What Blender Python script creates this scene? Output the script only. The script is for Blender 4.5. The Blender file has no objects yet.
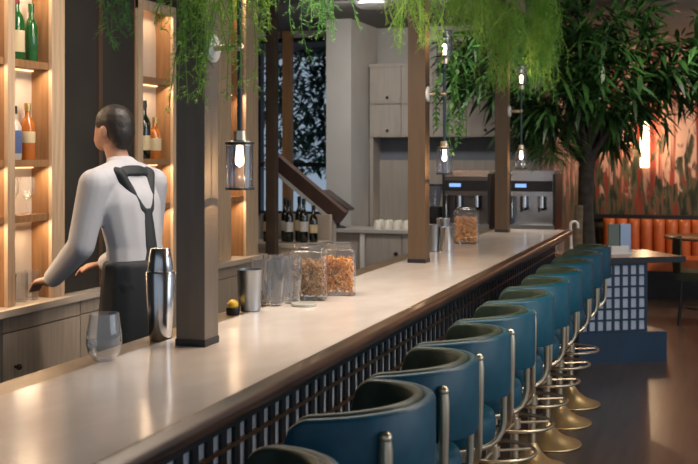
import bpy, bmesh, math, random
from mathutils import Vector, Matrix, noise as mnoise
random.seed(7)
PI = math.pi
sc = bpy.context.scene
COL = sc.collection

# ------------------------------------------------------------------ camera
FPX = 1110.0
CAMH = 1.68
TH = math.atan(369.0 / FPX)
cd = bpy.data.cameras.new('camera')
cam = bpy.data.objects.new('camera', cd)
COL.objects.link(cam)
cam.location = (0, 0, CAMH)
cam.rotation_euler = (PI / 2, 0, TH)
cd.sensor_fit = 'HORIZONTAL'
cd.sensor_width = 36
cd.lens = 36 * FPX / 698
cd.shift_y = -77.5 / 698
cd.clip_start = 0.05
cd.dof.use_dof = True
cd.dof.focus_distance = 4.6
cd.dof.aperture_fstop = 5.6
sc.camera = cam

# ------------------------------------------------------------------ world and light
w = bpy.data.worlds.new('world')
sc.world = w
w.use_nodes = True
bg = w.node_tree.nodes['Background']
bg.inputs[0].default_value = (0.70, 0.82, 1.0, 1)
bg.inputs[1].default_value = 0.34
sc.view_settings.view_transform = 'Standard'
sc.view_settings.look = 'None'
sc.view_settings.gamma = 1
sc.view_settings.exposure = 0.5


def area(name, loc, target, sx, sy, power, color):
    d = bpy.data.lights.new(name, 'AREA')
    d.shape = 'RECTANGLE'
    d.size, d.size_y = sx, sy
    d.energy = power
    d.color = color
    o = bpy.data.objects.new(name, d)
    COL.objects.link(o)
    o.location = loc
    o.rotation_euler = (Vector(target) - Vector(loc)).to_track_quat('-Z', 'Y').to_euler()
    return o


WARM = (1.0, 0.78, 0.56)
# downlights in the ceiling above the bar top
area('bar_downlight', (-1.35, 4.6, 3.0), (-1.45, 4.6, 1.0), 0.3, 8.0, 135, (1.0, 0.84, 0.70))
# daylight from the shopfront on the street side
area('street_daylight', (4.2, 4.0, 2.2), (-1.2, 5.0, 0.8), 5.0, 2.2, 60, (0.80, 0.90, 1.0))
# ceiling wash over the service side and the dining corner
area('service_downlight', (-2.6, 9.3, 3.0), (-2.6, 10.6, 1.0), 1.6, 0.5, 40, (1.0, 0.93, 0.86))
area('dining_downlight', (1.3, 11.6, 3.0), (-0.4, 14.0, 1.3), 1.6, 0.5, 78, WARM)
area('tree_downlight', (0.25, 9.3, 3.02), (-1.0, 10.3, 2.2), 0.4, 0.4, 30, (1.0, 0.92, 0.78))
area('aisle_downlight', (-2.4, 4.6, 3.0), (-2.7, 4.8, 1.0), 0.3, 3.0, 34, (1.0, 0.88, 0.76))

# ------------------------------------------------------------------ materials
MATS = {}


def mat(name, col, rough=0.5, metal=0.0, var=0.0, scale=8.0, stretch=(1, 1, 1), col2=None,
        emit=None, estr=0.0, bump=0.0, spec=None, coat=0.0):
    if name in MATS:
        return MATS[name]
    m = bpy.data.materials.new(name)
    m.use_nodes = True
    nt = m.node_tree
    p = nt.nodes['Principled BSDF']
    p.inputs['Base Color'].default_value = (*col, 1)
    p.inputs['Roughness'].default_value = rough
    p.inputs['Metallic'].default_value = metal
    if spec is not None:
        p.inputs['Specular IOR Level'].default_value = spec
    if coat:
        p.inputs['Coat Weight'].default_value = coat
        p.inputs['Coat Roughness'].default_value = 0.12
    if var or col2 or bump:
        tc = nt.nodes.new('ShaderNodeTexCoord')
        mp = nt.nodes.new('ShaderNodeMapping')
        mp.inputs['Scale'].default_value = stretch
        nz = nt.nodes.new('ShaderNodeTexNoise')
        nz.inputs['Scale'].default_value = scale
        nz.inputs['Detail'].default_value = 5
        nt.links.new(tc.outputs['Object'], mp.inputs[0])
        nt.links.new(mp.outputs[0], nz.inputs['Vector'])
        if var or col2:
            r = nt.nodes.new('ShaderNodeValToRGB')
            r.color_ramp.elements[0].position = 0.32
            r.color_ramp.elements[1].position = 0.68
            c2 = col2 or tuple(min(1, c * (1 + var)) for c in col)
            c1 = col if col2 else tuple(c * (1 - var) for c in col)
            r.color_ramp.elements[0].color = (*c1, 1)
            r.color_ramp.elements[1].color = (*c2, 1)
            nt.links.new(nz.outputs['Fac'], r.inputs[0])
            nt.links.new(r.outputs[0], p.inputs['Base Color'])
        if bump:
            b = nt.nodes.new('ShaderNodeBump')
            b.inputs['Strength'].default_value = bump
            b.inputs['Distance'].default_value = 0.01
            nt.links.new(nz.outputs['Fac'], b.inputs['Height'])
            nt.links.new(b.outputs[0], p.inputs['Normal'])
    if emit:
        p.inputs['Emission Color'].default_value = (*emit, 1)
        p.inputs['Emission Strength'].default_value = estr
    MATS[name] = m
    return m


def glassmat(name, tint=(0.95, 0.97, 0.97), refl=0.25, rough=0.03, bright_mix=0.0):
    m = bpy.data.materials.new(name)
    m.use_nodes = True
    nt = m.node_tree
    out = nt.nodes['Material Output']
    nt.nodes.remove(nt.nodes['Principled BSDF'])
    t = nt.nodes.new('ShaderNodeBsdfTransparent')
    t.inputs[0].default_value = (*tint, 1)
    g = nt.nodes.new('ShaderNodeBsdfGlossy')
    g.inputs['Roughness'].default_value = rough
    lw = nt.nodes.new('ShaderNodeLayerWeight')
    lw.inputs[0].default_value = refl
    mx = nt.nodes.new('ShaderNodeMixShader')
    pw = nt.nodes.new('ShaderNodeMath')
    pw.operation = 'POWER'
    pw.inputs[1].default_value = 3.0
    ml = nt.nodes.new('ShaderNodeMath')
    ml.operation = 'MULTIPLY_ADD'
    ml.inputs[1].default_value = refl * 1.6
    ml.inputs[2].default_value = 0.05
    lw.inputs[0].default_value = 0.5
    nt.links.new(lw.outputs['Facing'], pw.inputs[0])
    nt.links.new(pw.outputs[0], ml.inputs[0])
    nt.links.new(ml.outputs[0], mx.inputs[0])
    nt.links.new(t.outputs[0], mx.inputs[1])
    nt.links.new(g.outputs[0], mx.inputs[2])
    df = nt.nodes.new('ShaderNodeBsdfDiffuse')
    df.inputs[0].default_value = (.85, .85, .85, 1)
    m2 = nt.nodes.new('ShaderNodeMixShader')
    m2.inputs[0].default_value = bright_mix  # diffuse white mixed in to imitate bright light in clear glass
    nt.links.new(mx.outputs[0], m2.inputs[1])
    nt.links.new(df.outputs[0], m2.inputs[2])
    nt.links.new(m2.outputs[0], out.inputs[0])
    MATS[name] = m
    return m


GLASS = glassmat('clear_glass', (0.985, 0.99, 0.995), 0.85, .03, .035)
CRYSTAL = glassmat('crystal_glass', (0.97, 0.98, 0.985), 0.95, .02, .06)
PANE = glassmat('window_glass', (0.9, 0.95, 0.97), 0.12)
SMOKE = glassmat('smoked_glass', (0.80, 0.84, 0.90), 0.45)

stone = mat('cream_stone', (0.66, 0.585, 0.525), 0.15, var=0.10, scale=7, stretch=(1, .45, 1), col2=(0.76, 0.69, 0.63), spec=0.5)
railwood = mat('dark_walnut_rail', (0.055, 0.026, 0.016), 0.33, var=0.5, scale=6, stretch=(8, .6, 8), coat=0.15)
blackwood = mat('black_stained_wood', (0.012, 0.012, 0.016), 0.4, var=0.3)
tilew = mat('white_glazed_tile', (0.55, 0.62, 0.72), 0.22, var=0.08, scale=20)
litwood = mat('lit_dark_wood', (0.20, 0.10, 0.05), 0.35, 0.8)  # dark wood bars catching light, that light put into a brown metallic colour
copper = mat('copper_tray', (0.23, 0.16, 0.09), 0.35, 0.55, var=0.25, scale=6)
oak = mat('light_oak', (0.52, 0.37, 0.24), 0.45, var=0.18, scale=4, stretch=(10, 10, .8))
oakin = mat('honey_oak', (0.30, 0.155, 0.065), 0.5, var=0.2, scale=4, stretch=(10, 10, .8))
oakgrey = mat('limed_oak', (0.46, 0.38, 0.30), 0.5, var=0.12, scale=4, stretch=(10, 10, .8))
backcream = mat('pale_back_panel', (0.55, 0.46, 0.37), 0.5, var=0.05)
wallgrey = mat('warm_grey_plaster', (0.40, 0.39, 0.37), 0.8, var=0.05, scale=3)
walldark = mat('dark_umber_wall', (0.022, 0.019, 0.015), 0.6, var=0.2, scale=3)
ceilmat = mat('grey_ceiling', (0.17, 0.165, 0.16), 0.85, var=0.04, scale=2)
floormat = mat('dark_plank_floor', (0.070, 0.048, 0.036), 0.28, var=0.35, scale=3, stretch=(6, .5, 1))
colbrown = mat('brown_column', (0.105, 0.066, 0.037), 0.45, var=0.12, scale=5, stretch=(6, 6, .6))
colmat = mat('grey_brown_column', (0.15, 0.122, 0.094), 0.45, var=0.10, scale=5, stretch=(6, 6, .6))
teal = mat('teal_leather', (0.001, 0.056, 0.092), 0.40, var=0.12, scale=30, bump=0.06, spec=0.35)
green = mat('dark_green_leather', (0.022, 0.040, 0.026), 0.42, var=0.15, scale=30, bump=0.06, spec=0.35)
brass = mat('aged_brass', (0.66, 0.46, 0.22), 0.38, 0.85, var=0.08, scale=12)
nickel = mat('pale_brass', (0.62, 0.51, 0.36), 0.30, 0.95)
steel = mat('brushed_steel', (0.62, 0.62, 0.62), 0.22, 1.0, var=0.05, scale=30, stretch=(20, 20, 1))
gunmetal = mat('grey_steel', (0.36, 0.38, 0.40), 0.35, 1.0)
blackmat = mat('black_metal', (0.012, 0.012, 0.014), 0.4)
bluerod = mat('blue_black_rod', (0.012, 0.035, 0.05), 0.35)
white = mat('white_enamel', (0.7, 0.68, 0.64), 0.4)
navy = mat('navy_painted_wood', (0.010, 0.035, 0.075), 0.4, var=0.2, scale=4)
orange = mat('orange_leather', (0.50, 0.125, 0.035), 0.38, var=0.12, scale=10)
tabletop = mat('walnut_table', (0.22, 0.12, 0.07), 0.25, var=0.2, scale=5, stretch=(1, 8, 1))
cabm = mat('limewashed_cabinet', (0.36, 0.32, 0.28), 0.55, var=0.07, scale=4, stretch=(8, 8, .7))
nicheshade = mat('blue_grey_niche_shade', (0.15, 0.17, 0.20), 0.5, var=0.05)  # shadow inside the open niche, put into a blue-grey colour
bulbm = mat('warm_bulb', (1, .8, .5), 0.5, emit=(1.0, 0.62, 0.30), estr=14)
tubem = mat('warm_tube', (1, .85, .6), 0.5, emit=(1.0, 0.72, 0.42), estr=5)
ledm = mat('warm_led', (1, .8, .5), 0.5, emit=(1.0, 0.66, 0.34), estr=1.5)
skin = mat('skin', (0.42, 0.22, 0.15), 0.5)
shirtm = mat('white_shirt', (0.42, 0.43, 0.47), 0.8, var=0.04)
apronm = mat('dark_apron', (0.012, 0.017, 0.022), 0.7)
hairm = mat('dark_hair', (0.012, 0.009, 0.008), 0.5, bump=0.3, scale=60)
trouserm = mat('black_trousers', (0.014, 0.015, 0.018), 0.8)
bark = mat('dark_bark', (0.045, 0.035, 0.026), 0.8, var=0.4, scale=20, bump=0.4)
barklight = mat('pale_bark', (0.20, 0.14, 0.085), 0.8, var=0.3, scale=20, bump=0.4)
leafm = mat('dark_green_leaf', (0.006, 0.024, 0.008), 0.38, scale=5, col2=(0.04, 0.11, 0.022), spec=0.35)
fernm = mat('bright_fern', (0.12, 0.32, 0.03), 0.55, scale=7, col2=(0.38, 0.60, 0.09))
ferndark = mat('deep_fern', (0.04, 0.19, 0.035), 0.55, scale=9, col2=(0.16, 0.40, 0.06))
vinem = mat('vine_leaf', (0.02, 0.10, 0.02), 0.45, scale=12, col2=(0.08, 0.22, 0.03))

# ------------------------------------------------------------------ mesh helpers


class MB:
    def __init__(s):
        s.bm = bmesh.new()

    def box(s, x0, x1, y0, y1, z0, z1, M=None):
        vs = [s.bm.verts.new((x, y, z)) for x in (x0, x1) for y in (y0, y1) for z in (z0, z1)]
        for f in ((0, 1, 3, 2), (4, 6, 7, 5), (0, 4, 5, 1), (2, 3, 7, 6), (0, 2, 6, 4), (1, 5, 7, 3)):
            s.bm.faces.new([vs[i] for i in f])
        if M:
            for v in vs:
                v.co = M @ v.co
        return s

    def lathe(s, prof, n=28, c=(0, 0, 0), M=None):
        rings = []
        for r, z in prof:
            if r < 1e-5:
                rings.append([s.bm.verts.new((c[0], c[1], c[2] + z))])
            else:
                rings.append([s.bm.verts.new((c[0] + r * math.cos(2 * PI * i / n), c[1] + r * math.sin(2 * PI * i / n), c[2] + z)) for i in range(n)])
        for a, b in zip(rings, rings[1:]):
            for i in range(n):
                j = (i + 1) % n
                if len(a) == 1 and len(b) == 1:
                    continue
                if len(a) == 1:
                    s.bm.faces.new((a[0], b[j], b[i]))
                elif len(b) == 1:
                    s.bm.faces.new((a[i], a[j], b[0]))
                else:
                    s.bm.faces.new((a[i], a[j], b[j], b[i]))
        if M:
            for rr in rings:
                for v in rr:
                    v.co = M @ v.co
        return s

    def tube(s, pts, r, n=10, caps=True, sx=1.0, closed=False):
        pts = [Vector(p) for p in pts]
        N = len(pts)
        rad = r if isinstance(r, (list, tuple)) else [r] * N
        rings = []
        up = None
        for i, p in enumerate(pts):
            if closed:
                t = (pts[(i + 1) % N] - pts[i - 1]).normalized()
            else:
                t = (pts[min(i + 1, N - 1)] - pts[max(i - 1, 0)]).normalized()
            if up is None:
                up = Vector((0, 0, 1)) if abs(t.z) < 0.9 else Vector((0, 1, 0))
            a = t.cross(up).normalized()
            b = a.cross(t).normalized()
            up = b
            rings.append([s.bm.verts.new(p + (a * math.cos(2 * PI * k / n) * sx + b * math.sin(2 * PI * k / n)) * rad[i]) for k in range(n)])
        seq = list(zip(rings, rings[1:])) + ([(rings[-1], rings[0])] if closed else [])
        for A, B in seq:
            for k in range(n):
                j = (k + 1) % n
                s.bm.faces.new((A[k], A[j], B[j], B[k]))
        if caps and not closed:
            s.bm.faces.new(rings[0][::-1])
            s.bm.faces.new(rings[-1])
        return s

    def prism(s, poly, y0, y1):
        """poly in (x,z), extruded along y"""
        a = [s.bm.verts.new((x, y0, z)) for x, z in poly]
        b = [s.bm.verts.new((x, y1, z)) for x, z in poly]
        n = len(poly)
        for i in range(n):
            j = (i + 1) % n
            s.bm.faces.new((a[i], a[j], b[j], b[i]))
        s.bm.faces.new(a[::-1])
        s.bm.faces.new(b)
        return s

    def ball(s, c, r, sub=2, sc_=(1, 1, 1)):
        M = Matrix.Translation(c) @ Matrix.Diagonal((r * sc_[0], r * sc_[1], r * sc_[2], 1))
        bmesh.ops.create_icosphere(s.bm, subdivisions=sub, radius=1, matrix=M)
        return s

    def build(s, name, m, parent=None, smooth=True, bevel=0.0, seg=2, recalc=True):
        bm = s.bm
        if bevel:
            es = [e for e in bm.edges if len(e.link_faces) == 2 and e.calc_face_angle(0) > 0.6]
            bmesh.ops.bevel(bm, geom=es, offset=bevel, segments=seg, affect='EDGES', profile=0.5)
        if recalc:
            bmesh.ops.recalc_face_normals(bm, faces=bm.faces)
        me = bpy.data.meshes.new(name)
        bm.to_mesh(me)
        bm.free()
        me.materials.append(m)
        if smooth:
            try:
                me.shade_smooth()
                me.set_sharp_from_angle(angle=0.7)
            except Exception:
                pass
        o = bpy.data.objects.new(name, me)
        COL.objects.link(o)
        if parent:
            o.parent = parent
        return o


def thing(name, label, cat, loc=(0, 0, 0), rz=0, group=None):
    o = bpy.data.objects.new(name, None)
    COL.objects.link(o)
    o.empty_display_size = 0.1
    o.location = loc
    o.rotation_euler = (0, 0, rz)
    o['label'] = label
    o['category'] = cat
    if group:
        o['group'] = group
    return o


def tag(o, label, cat, group=None, kind=None):
    o['label'] = label
    o['category'] = cat
    if group:
        o['group'] = group
    if kind:
        o['kind'] = kind
    return o


def struct(o):
    o['kind'] = 'structure'
    return o


def copy_tree(o, parent=None):
    c = o.copy()
    COL.objects.link(c)
    if parent:
        c.parent = parent
    for ch in list(o.children):
        copy_tree(ch, c)
    return c


def point(name, loc, power, color, parent=None, r=0.03):
    d = bpy.data.lights.new(name, 'POINT')
    d.energy = power
    d.color = color
    d.shadow_soft_size = r
    o = bpy.data.objects.new(name, d)
    COL.objects.link(o)
    o.location = loc
    if parent:
        o.parent = parent
    return o


# ------------------------------------------------------------------ the room
BARY0, BARY1 = 0.8, 9.06
struct(MB().box(-6, 4.5, -0.5, 14.6, -0.1, 0).build('floor', floormat))
struct(MB().box(-6, 4.5, -0.5, 14.6, 3.05, 3.2).build('ceiling', ceilmat))
struct(MB().box(-3.62, -3.475, -0.5, 7.80, 0, 3.05).build('wall_left', walldark))
struct(MB().box(-6.0, -5.85, 7.0, 11.65, 0, 3.05).build('wall_stair', wallgrey))
struct(MB().box(-5.85, -3.62, 7.0, 7.15, 0, 3.05).build('wall_stair_front', walldark))
# wall with the window (opening -5.3..-3.93, z 1.0..2.95)
wb = MB()
wb.box(-5.85, -5.3, 11.5, 11.65, 0, 3.05).box(-3.91, -3.88, 11.5, 11.65, 0, 3.05)
wb.box(-5.3, -3.91, 11.5, 11.65, 0, 1.0).box(-5.3, -3.91, 11.5, 11.65, 2.97, 3.05)
struct(wb.build('wall_window', wallgrey))
wf = MB()
for x0, x1 in ((-5.3, -5.24), (-4.90, -4.85), (-3.965, -3.91)):
    wf.box(x0, x1, 11.46, 11.56, 1.0, 2.97)
for z0, z1 in ((1.0, 1.05), (1.545, 1.59), (2.92, 2.97)):
    wf.box(-5.3, -3.91, 11.47, 11.55, z0, z1)
win = struct(wf.build('window_1', blackwood))
MB().box(-5.25, -3.97, 11.50, 11.51, 1.04, 2.93).build('window_pane', PANE, win)
MB().box(-4.55, -4.45, 11.36, 11.44, 0.95, 3.04).build('window_jamb', oakin, win)
struct(MB().box(-3.775, -3.51, 10.62, 11.499, 0, 3.05).build('wall_pillar', wallgrey))
struct(MB().box(-3.88, -1.75, 11.55, 11.70, 0, 3.05).build('wall_back', wallgrey))

# mural wallpaper wall
mm = bpy.data.materials.new('forest_mural')
mm.use_nodes = True
nt = mm.node_tree
p = nt.nodes['Principled BSDF']
p.inputs['Roughness'].default_value = 0.8
tc = nt.nodes.new('ShaderNodeTexCoord')


def nz(scale, st, detail=4, dist=0.0):
    mp = nt.nodes.new('ShaderNodeMapping')
    mp.inputs['Scale'].default_value = st
    n = nt.nodes.new('ShaderNodeTexNoise')
    n.inputs['Scale'].default_value = scale
    n.inputs['Detail'].default_value = detail
    n.inputs['Distortion'].default_value = dist
    nt.links.new(tc.outputs['Object'], mp.inputs[0])
    nt.links.new(mp.outputs[0], n.inputs['Vector'])
    return n.outputs['Fac']


def ramp(src, stops):
    r = nt.nodes.new('ShaderNodeValToRGB')
    e = r.color_ramp.elements
    while len(e) < len(stops):
        e.new(0.5)
    for i, (pos, c) in enumerate(stops):
        e[i].position = pos
        e[i].color = (*c, 1) if len(c) == 3 else c
    nt.links.new(src, r.inputs[0])
    return r.outputs[0]


def mixc(fac, a, b):
    m = nt.nodes.new('ShaderNodeMix')
    m.data_type = 'RGBA'
    nt.links.new(fac, m.inputs[0])
    for s_, sock in ((a, m.inputs[6]), (b, m.inputs[7])):
        nt.links.new(s_, sock)
    return m.outputs[2]


base = ramp(nz(1.2, (2.2, 2.2, .3)), [(0.3, (0.46, 0.21, 0.15)), (0.5, (0.58, 0.34, 0.26)), (0.7, (0.66, 0.44, 0.34))])
trunk = ramp(nz(2.4, (4.2, 4.2, .10), 3, 0.25), [(0.52, (0, 0, 0)), (0.57, (1, 1, 1))])
c1 = mixc(trunk, base, ramp(nz(3, (1, 1, .4)), [(0.3, (0.06, 0.02, 0.015)), (0.6, (0.36, 0.05, 0.03))]))
sep = nt.nodes.new('ShaderNodeSeparateXYZ')
nt.links.new(tc.outputs['Object'], sep.inputs[0])
hgt = nt.nodes.new('ShaderNodeMapRange')
hgt.inputs[1].default_value = 0.9
hgt.inputs[2].default_value = 2.3
hgt.inputs[3].default_value = 0.30
hgt.inputs[4].default_value = -0.12
nt.links.new(sep.outputs['Z'], hgt.inputs[0])
add = nt.nodes.new('ShaderNodeMath')
add.operation = 'ADD'
nt.links.new(nz(5.0, (2.2, 2.2, .55), 6, 0.8), add.inputs[0])
nt.links.new(hgt.outputs[0], add.inputs[1])
bush = ramp(add.outputs[0], [(0.57, (0, 0, 0)), (0.63, (1, 1, 1))])
bushc = ramp(nz(7, (3.0, 3.0, .5), 6, 0.4), [(0.30, (0.008, 0.010, 0.008)), (0.44, (0.025, 0.032, 0.016)), (0.56, (0.11, 0.095, 0.055)), (0.64, (0.22, 0.035, 0.02))])
nt.links.new(mixc(bush, c1, bushc), p.inputs['Base Color'])
struct(MB().box(-1.75, -1.60, 11.55, 14.45, 0, 3.05).build('wall_return', mm))
struct(MB().box(-1.60, 4.5, 14.3, 14.45, 0, 3.05).build('wall_mural', mm))
struct(MB().box(-1.60, 4.5, 14.24, 14.2999, 0.87, 0.93).build('trim_1', blackwood))
struct(MB().box(-3.24, -1.86, 0.8, 7.8, 0.0, 0.13).build('trim_2', blackwood))

# ------------------------------------------------------------------ bar
bar = thing('bar_counter', 'long bar with cream stone top, dark wooden rail and tiled front', 'bar')
MB().box(-1.72, -1.165, BARY0, BARY1, 1.03, 1.07).box(-1.84, -1.7201, BARY0, 2.38, 1.03, 1.07).build('stone_top', stone, bar, bevel=0.003)
MB().box(-1.84, -1.721, 2.381, BARY1, 1.02, 1.062).build('drip_tray', copper, bar, bevel=0.004)
rp = [(-1.165, 1.03), (-1.165, 1.071), (-1.158, 1.077), (-1.148, 1.076), (-1.140, 1.069), (-1.132, 1.068), (-1.122, 1.060),
      (-1.118, 1.046), (-1.121, 1.032), (-1.132, 1.021), (-1.145, 1.018), (-1.165, 1.018)]
MB().prism(rp, BARY0, BARY1 + 0.03).build('bar_rail', railwood, bar)
MB().box(-1.80, -1.175, BARY0, BARY1 - 0.02, 0.985, 1.018).build('apron_board', blackwood, bar)
MB().box(-1.80, -1.26, BARY0, BARY1 - 0.03, 0.0, 0.985).build('carcass', blackwood, bar)
MB().box(-1.26, -1.25, BARY0, BARY1 - 0.03, 0.12, 0.985).build('tile_panel', tilew, bar)
lt = MB()
y = BARY0
while y < BARY1 - 0.03:
    lt.box(-1.25, -1.240, y, y + 0.034, 0.12, 0.985)
    y += 0.0849
lt.box(-1.25, -1.22, BARY0, BARY1 - 0.03, 0.0, 0.13)
lt.build('lattice', blackwood, bar, smooth=False)
lh = MB()
for k in range(10):
    z = 0.897 - 0.085 * k
    lh.box(-1.249, -1.239, BARY0, BARY1 - 0.03, z - 0.006, z + 0.006)
lh.build('lattice_bar', litwood, bar, smooth=False)

# ------------------------------------------------------------------ angled end counter
AU = math.radians(32)
ec = thing('end_counter', 'low angled counter with white tile grid and navy plinth', 'counter', (-1.035, 8.98, 0), AU)
MB().box(-0.02, 0.755, 0.0, 0.62, 0.0, 0.245).build('plinth', navy, ec, bevel=0.006)
MB().box(0.0, 0.60, 0.06, 0.56, 0.245, 0.80).build('carcass', blackwood, ec)
MB().box(0.0, 0.60, 0.05, 0.06, 0.245, 0.80).build('tile_panel', tilew, ec)
g = MB()
for k in range(9):
    x = 0.0 + k * 0.0725
    g.box(x, x + 0.020, 0.035, 0.05, 0.245, 0.80)
for k in range(7):
    z = 0.245 + k * 0.0895
    g.box(0, 0.60, 0.037, 0.05, z, z + 0.016)
g.build('lattice', navy, ec, smooth=False)
MB().box(0.0, 0.91, -0.02, 0.66, 0.815, 0.85).build('counter_top', tabletop, ec, bevel=0.004)
MB().box(0.0, 0.91, -0.03, -0.0201, 0.805, 0.852).build('edge_band', blackmat, ec)

# ------------------------------------------------------------------ columns, beam
cols = [(3.24, 0, 'grey-brown square column nearest the camera, with the caged lamp'),
        (6.09, -.016, 'brown square column in the middle of the bar, between the snack jars'),
        (8.68, -.020, 'farthest brown column on the bar, in front of the espresso machines')]
for Y, dX, lab in cols:
    t = thing('column', lab, 'column', (-1.592 + dX, Y, 1.0702), 0, 'square columns rising from the bar')
    MB().box(-0.050, 0.050, -0.050, 0.050, 0.0, 1.7497).build('shaft', colbrown if dX else colmat, t, bevel=0.003)
    MB().box(-0.0525, 0.0525, -0.0525, 0.0525, 0.0, 0.022).build('foot_plate', blackmat, t, bevel=0.002)
bm_ = MB().box(-1.72, -1.49, BARY0, 9.3, 2.82, 2.94).build('planter_beam', colmat, bevel=0.004)
tag(bm_, 'overhead timber beam carrying the hanging ferns above the bar', 'beam')
pst = MB().box(-3.285, -3.21, 7.86, 7.935, 0.0, 3.049).build('timber_post', mat('dark_brown_post', (0.05, 0.032, 0.02), 0.5, var=0.2))
tag(pst, 'dark brown slim post beside the wine bottles', 'post')

# ------------------------------------------------------------------ back bar
BX = -3.30


def shelf_unit(y0, y1, stiles, label, shelves=(2.14, 1.635, 1.355), top=2.62):
    t = thing('back_bar_shelf', label, 'shelf', (0, 0, 0), 0, 'oak shelf units of the back bar')
    MB().box(-3.472, -3.425, y0, y1, 0.931, top).build('back_panel', backcream, t)
    fr = MB()
    for a, b in stiles:
        fr.box(BX - 0.02, BX, a, b, 0.931, top)
    fr.box(BX - 0.021, BX - 0.001, y0, y1, top - 0.06, top)
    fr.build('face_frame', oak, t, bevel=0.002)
    sp = MB()
    for a, b in stiles:
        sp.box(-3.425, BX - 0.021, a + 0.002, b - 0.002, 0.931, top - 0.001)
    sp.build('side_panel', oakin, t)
    for k, z in enumerate(shelves):
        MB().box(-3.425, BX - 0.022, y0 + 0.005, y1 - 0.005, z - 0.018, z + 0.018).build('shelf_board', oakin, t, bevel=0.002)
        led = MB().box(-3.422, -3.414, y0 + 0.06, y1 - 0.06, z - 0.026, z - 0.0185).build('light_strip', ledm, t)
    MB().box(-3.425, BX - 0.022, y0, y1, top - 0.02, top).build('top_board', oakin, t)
    bays = [(s1[1], s2[0]) for s1, s2 in zip(stiles, stiles[1:])]
    for (a, b) in bays:
        for z in list(shelves) + [top - 0.02]:
            d = bpy.data.lights.new('shelf_light', 'AREA')
            d.shape = 'RECTANGLE'
            d.size, d.size_y = 0.03, max(0.05, b - a - 0.06)
            d.energy = 1.0 * (b - a) / 0.35
            d.color = (1.0, 0.72, 0.46)
            o = bpy.data.objects.new('shelf_light', d)
            COL.objects.link(o)
            o.location = (BX - 0.05, (a + b) / 2, z - 0.03)
            o.rotation_euler = (0, math.radians(-25), 0)
            o.parent = t
    return t


shelf_unit(3.9, 5.13, [(3.9, 3.97), (4.63, 4.69), (5.01, 5.13)], 'oak shelf unit at the far left, with green bottles on top shelf')
shelf_unit(5.92, 6.46, [(5.92, 5.98), (6.37, 6.46)], 'narrow oak shelf unit directly behind the bartender', top=2.62)
shelf_unit(7.05, 7.75, [(7.05, 7.26), (7.52, 7.75)], 'oak shelf unit between the first column and the slim dark post', top=2.9)
dp = MB().box(-3.474, -3.325, 5.135, 5.915, 0.935, 3.04).build('dark_panel', walldark)
tag(dp, 'dark wall panel between two oak shelf units behind the bartender', 'panel')
MB().box(-3.325, -3.315, 5.50, 5.54, 0.94, 3.03).build('trim_strip', mat('brown_strip', (0.07, 0.04, 0.022), 0.5), dp)

# base cabinets
cy = [2.5, 3.19, 3.875, 4.56, 5.25, 5.94, 6.63, 7.32, 7.80]
clabs = ['limed oak base cabinet left of frame', 'limed oak base cabinet near left frame edge', 'limed oak base cabinet under left shelves',
         'limed oak base cabinet with dark knob, lower left below the green bottles', 'limed oak base cabinet behind the bartender',
         'limed oak base cabinet seen between bartender and shaker', 'limed oak base cabinet behind the nearest column', 'limed oak base cabinet behind the steel mixing tin']
for k in range(3, 8):
    y0, y1 = cy[k], cy[k + 1]
    t = thing('base_cabinet', clabs[k], 'cabinet', (-3.28, y0, 0), 0, 'back bar base cabinets')
    MB().box(-0.19, -0.02, 0.001, y1 - y0 - 0.001, 0.0, 0.895).build('carcass', oakgrey, t)
    d = MB().box(-0.02, 0, 0.004, y1 - y0 - 0.004, 0.12, 0.808).build('door', oakgrey, t, bevel=0.003)
    MB().ball((0.025, 0.10, 0.637), 0.016, 2).tube([(0, 0.10, 0.637), (0.02, 0.10, 0.637)], 0.007).build('knob', mat('dark_knob', (0.04, 0.025, 0.015), 0.4, 0.5), d)
    MB().box(-0.02, 0, 0.004, y1 - y0 - 0.004, 0.815, 0.893).build('drawer', oakgrey, t, bevel=0.003)
wt = MB().box(-3.473, -3.24, 2.5, 7.79, 0.896, 0.93).build('back_worktop', backcream, bevel=0.003)
tag(wt, 'pale worktop of the back bar beneath the oak shelves', 'worktop')


# ------------------------------------------------------------------ bottles and glassware
def bottle(name, label, loc, h, r, gm, lm, cap, group, lab_z=(0.18, 0.42), neck=0.32):
    t = thing(name, label, 'bottle', loc, 0, group)
    b = h
    MB().lathe([(0, 0.0), (r * .9, 0.0), (r, 0.006), (r, b * (0.93 - neck)), (r * .8, b * (1.0 - neck)), (r * .40, b * (1.08 - neck)),
                (r * .36, b * .97), (r * .42, b * .975), (r * .42, b), (0, b)], 20).build('glass_body', gm, t)
    MB().lathe([(r + .0006, b * lab_z[0]), (r + .0012, b * lab_z[0] + .001), (r + .0012, b * lab_z[1]), (r + .0006, b * lab_z[1])], 20).build('paper_label', lm, t)
    MB().lathe([(0, b * 1.005), (r * .46, b * 1.004), (r * .46, b * .86), (r * .40, b * .86)], 16).build('cap', cap, t)
    return t


gb = mat('green_bottle', (0.015, 0.10, 0.02), 0.12, spec=0.8)
darkb = mat('dark_bottle', (0.008, 0.014, 0.010), 0.12, spec=0.8)
amber = mat('amber_bottle', (0.45, 0.13, 0.02), 0.12, spec=0.8)
blueb = mat('blue_bottle', (0.10, 0.16, 0.35), 0.12, spec=0.8)
clearb = mat('clear_spirit', (0.55, 0.5, 0.42), 0.1, spec=0.8)
labc = mat('cream_label', (0.72, 0.58, 0.34), 0.6)
labw = mat('white_label', (0.72, 0.70, 0.66), 0.6)
labb = mat('blue_label', (0.10, 0.14, 0.30), 0.6)
labr = mat('red_label', (0.5, 0.08, 0.04), 0.6)
capr = mat('red_foil', (0.22, 0.015, 0.02), 0.35)
capb = mat('black_foil', (0.012, 0.012, 0.012), 0.35)
capg = mat('gold_foil', (0.55, 0.38, 0.14), 0.3, 0.8)
BSX = -3.372
sb = 'bottles on the back bar shelves'
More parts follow.
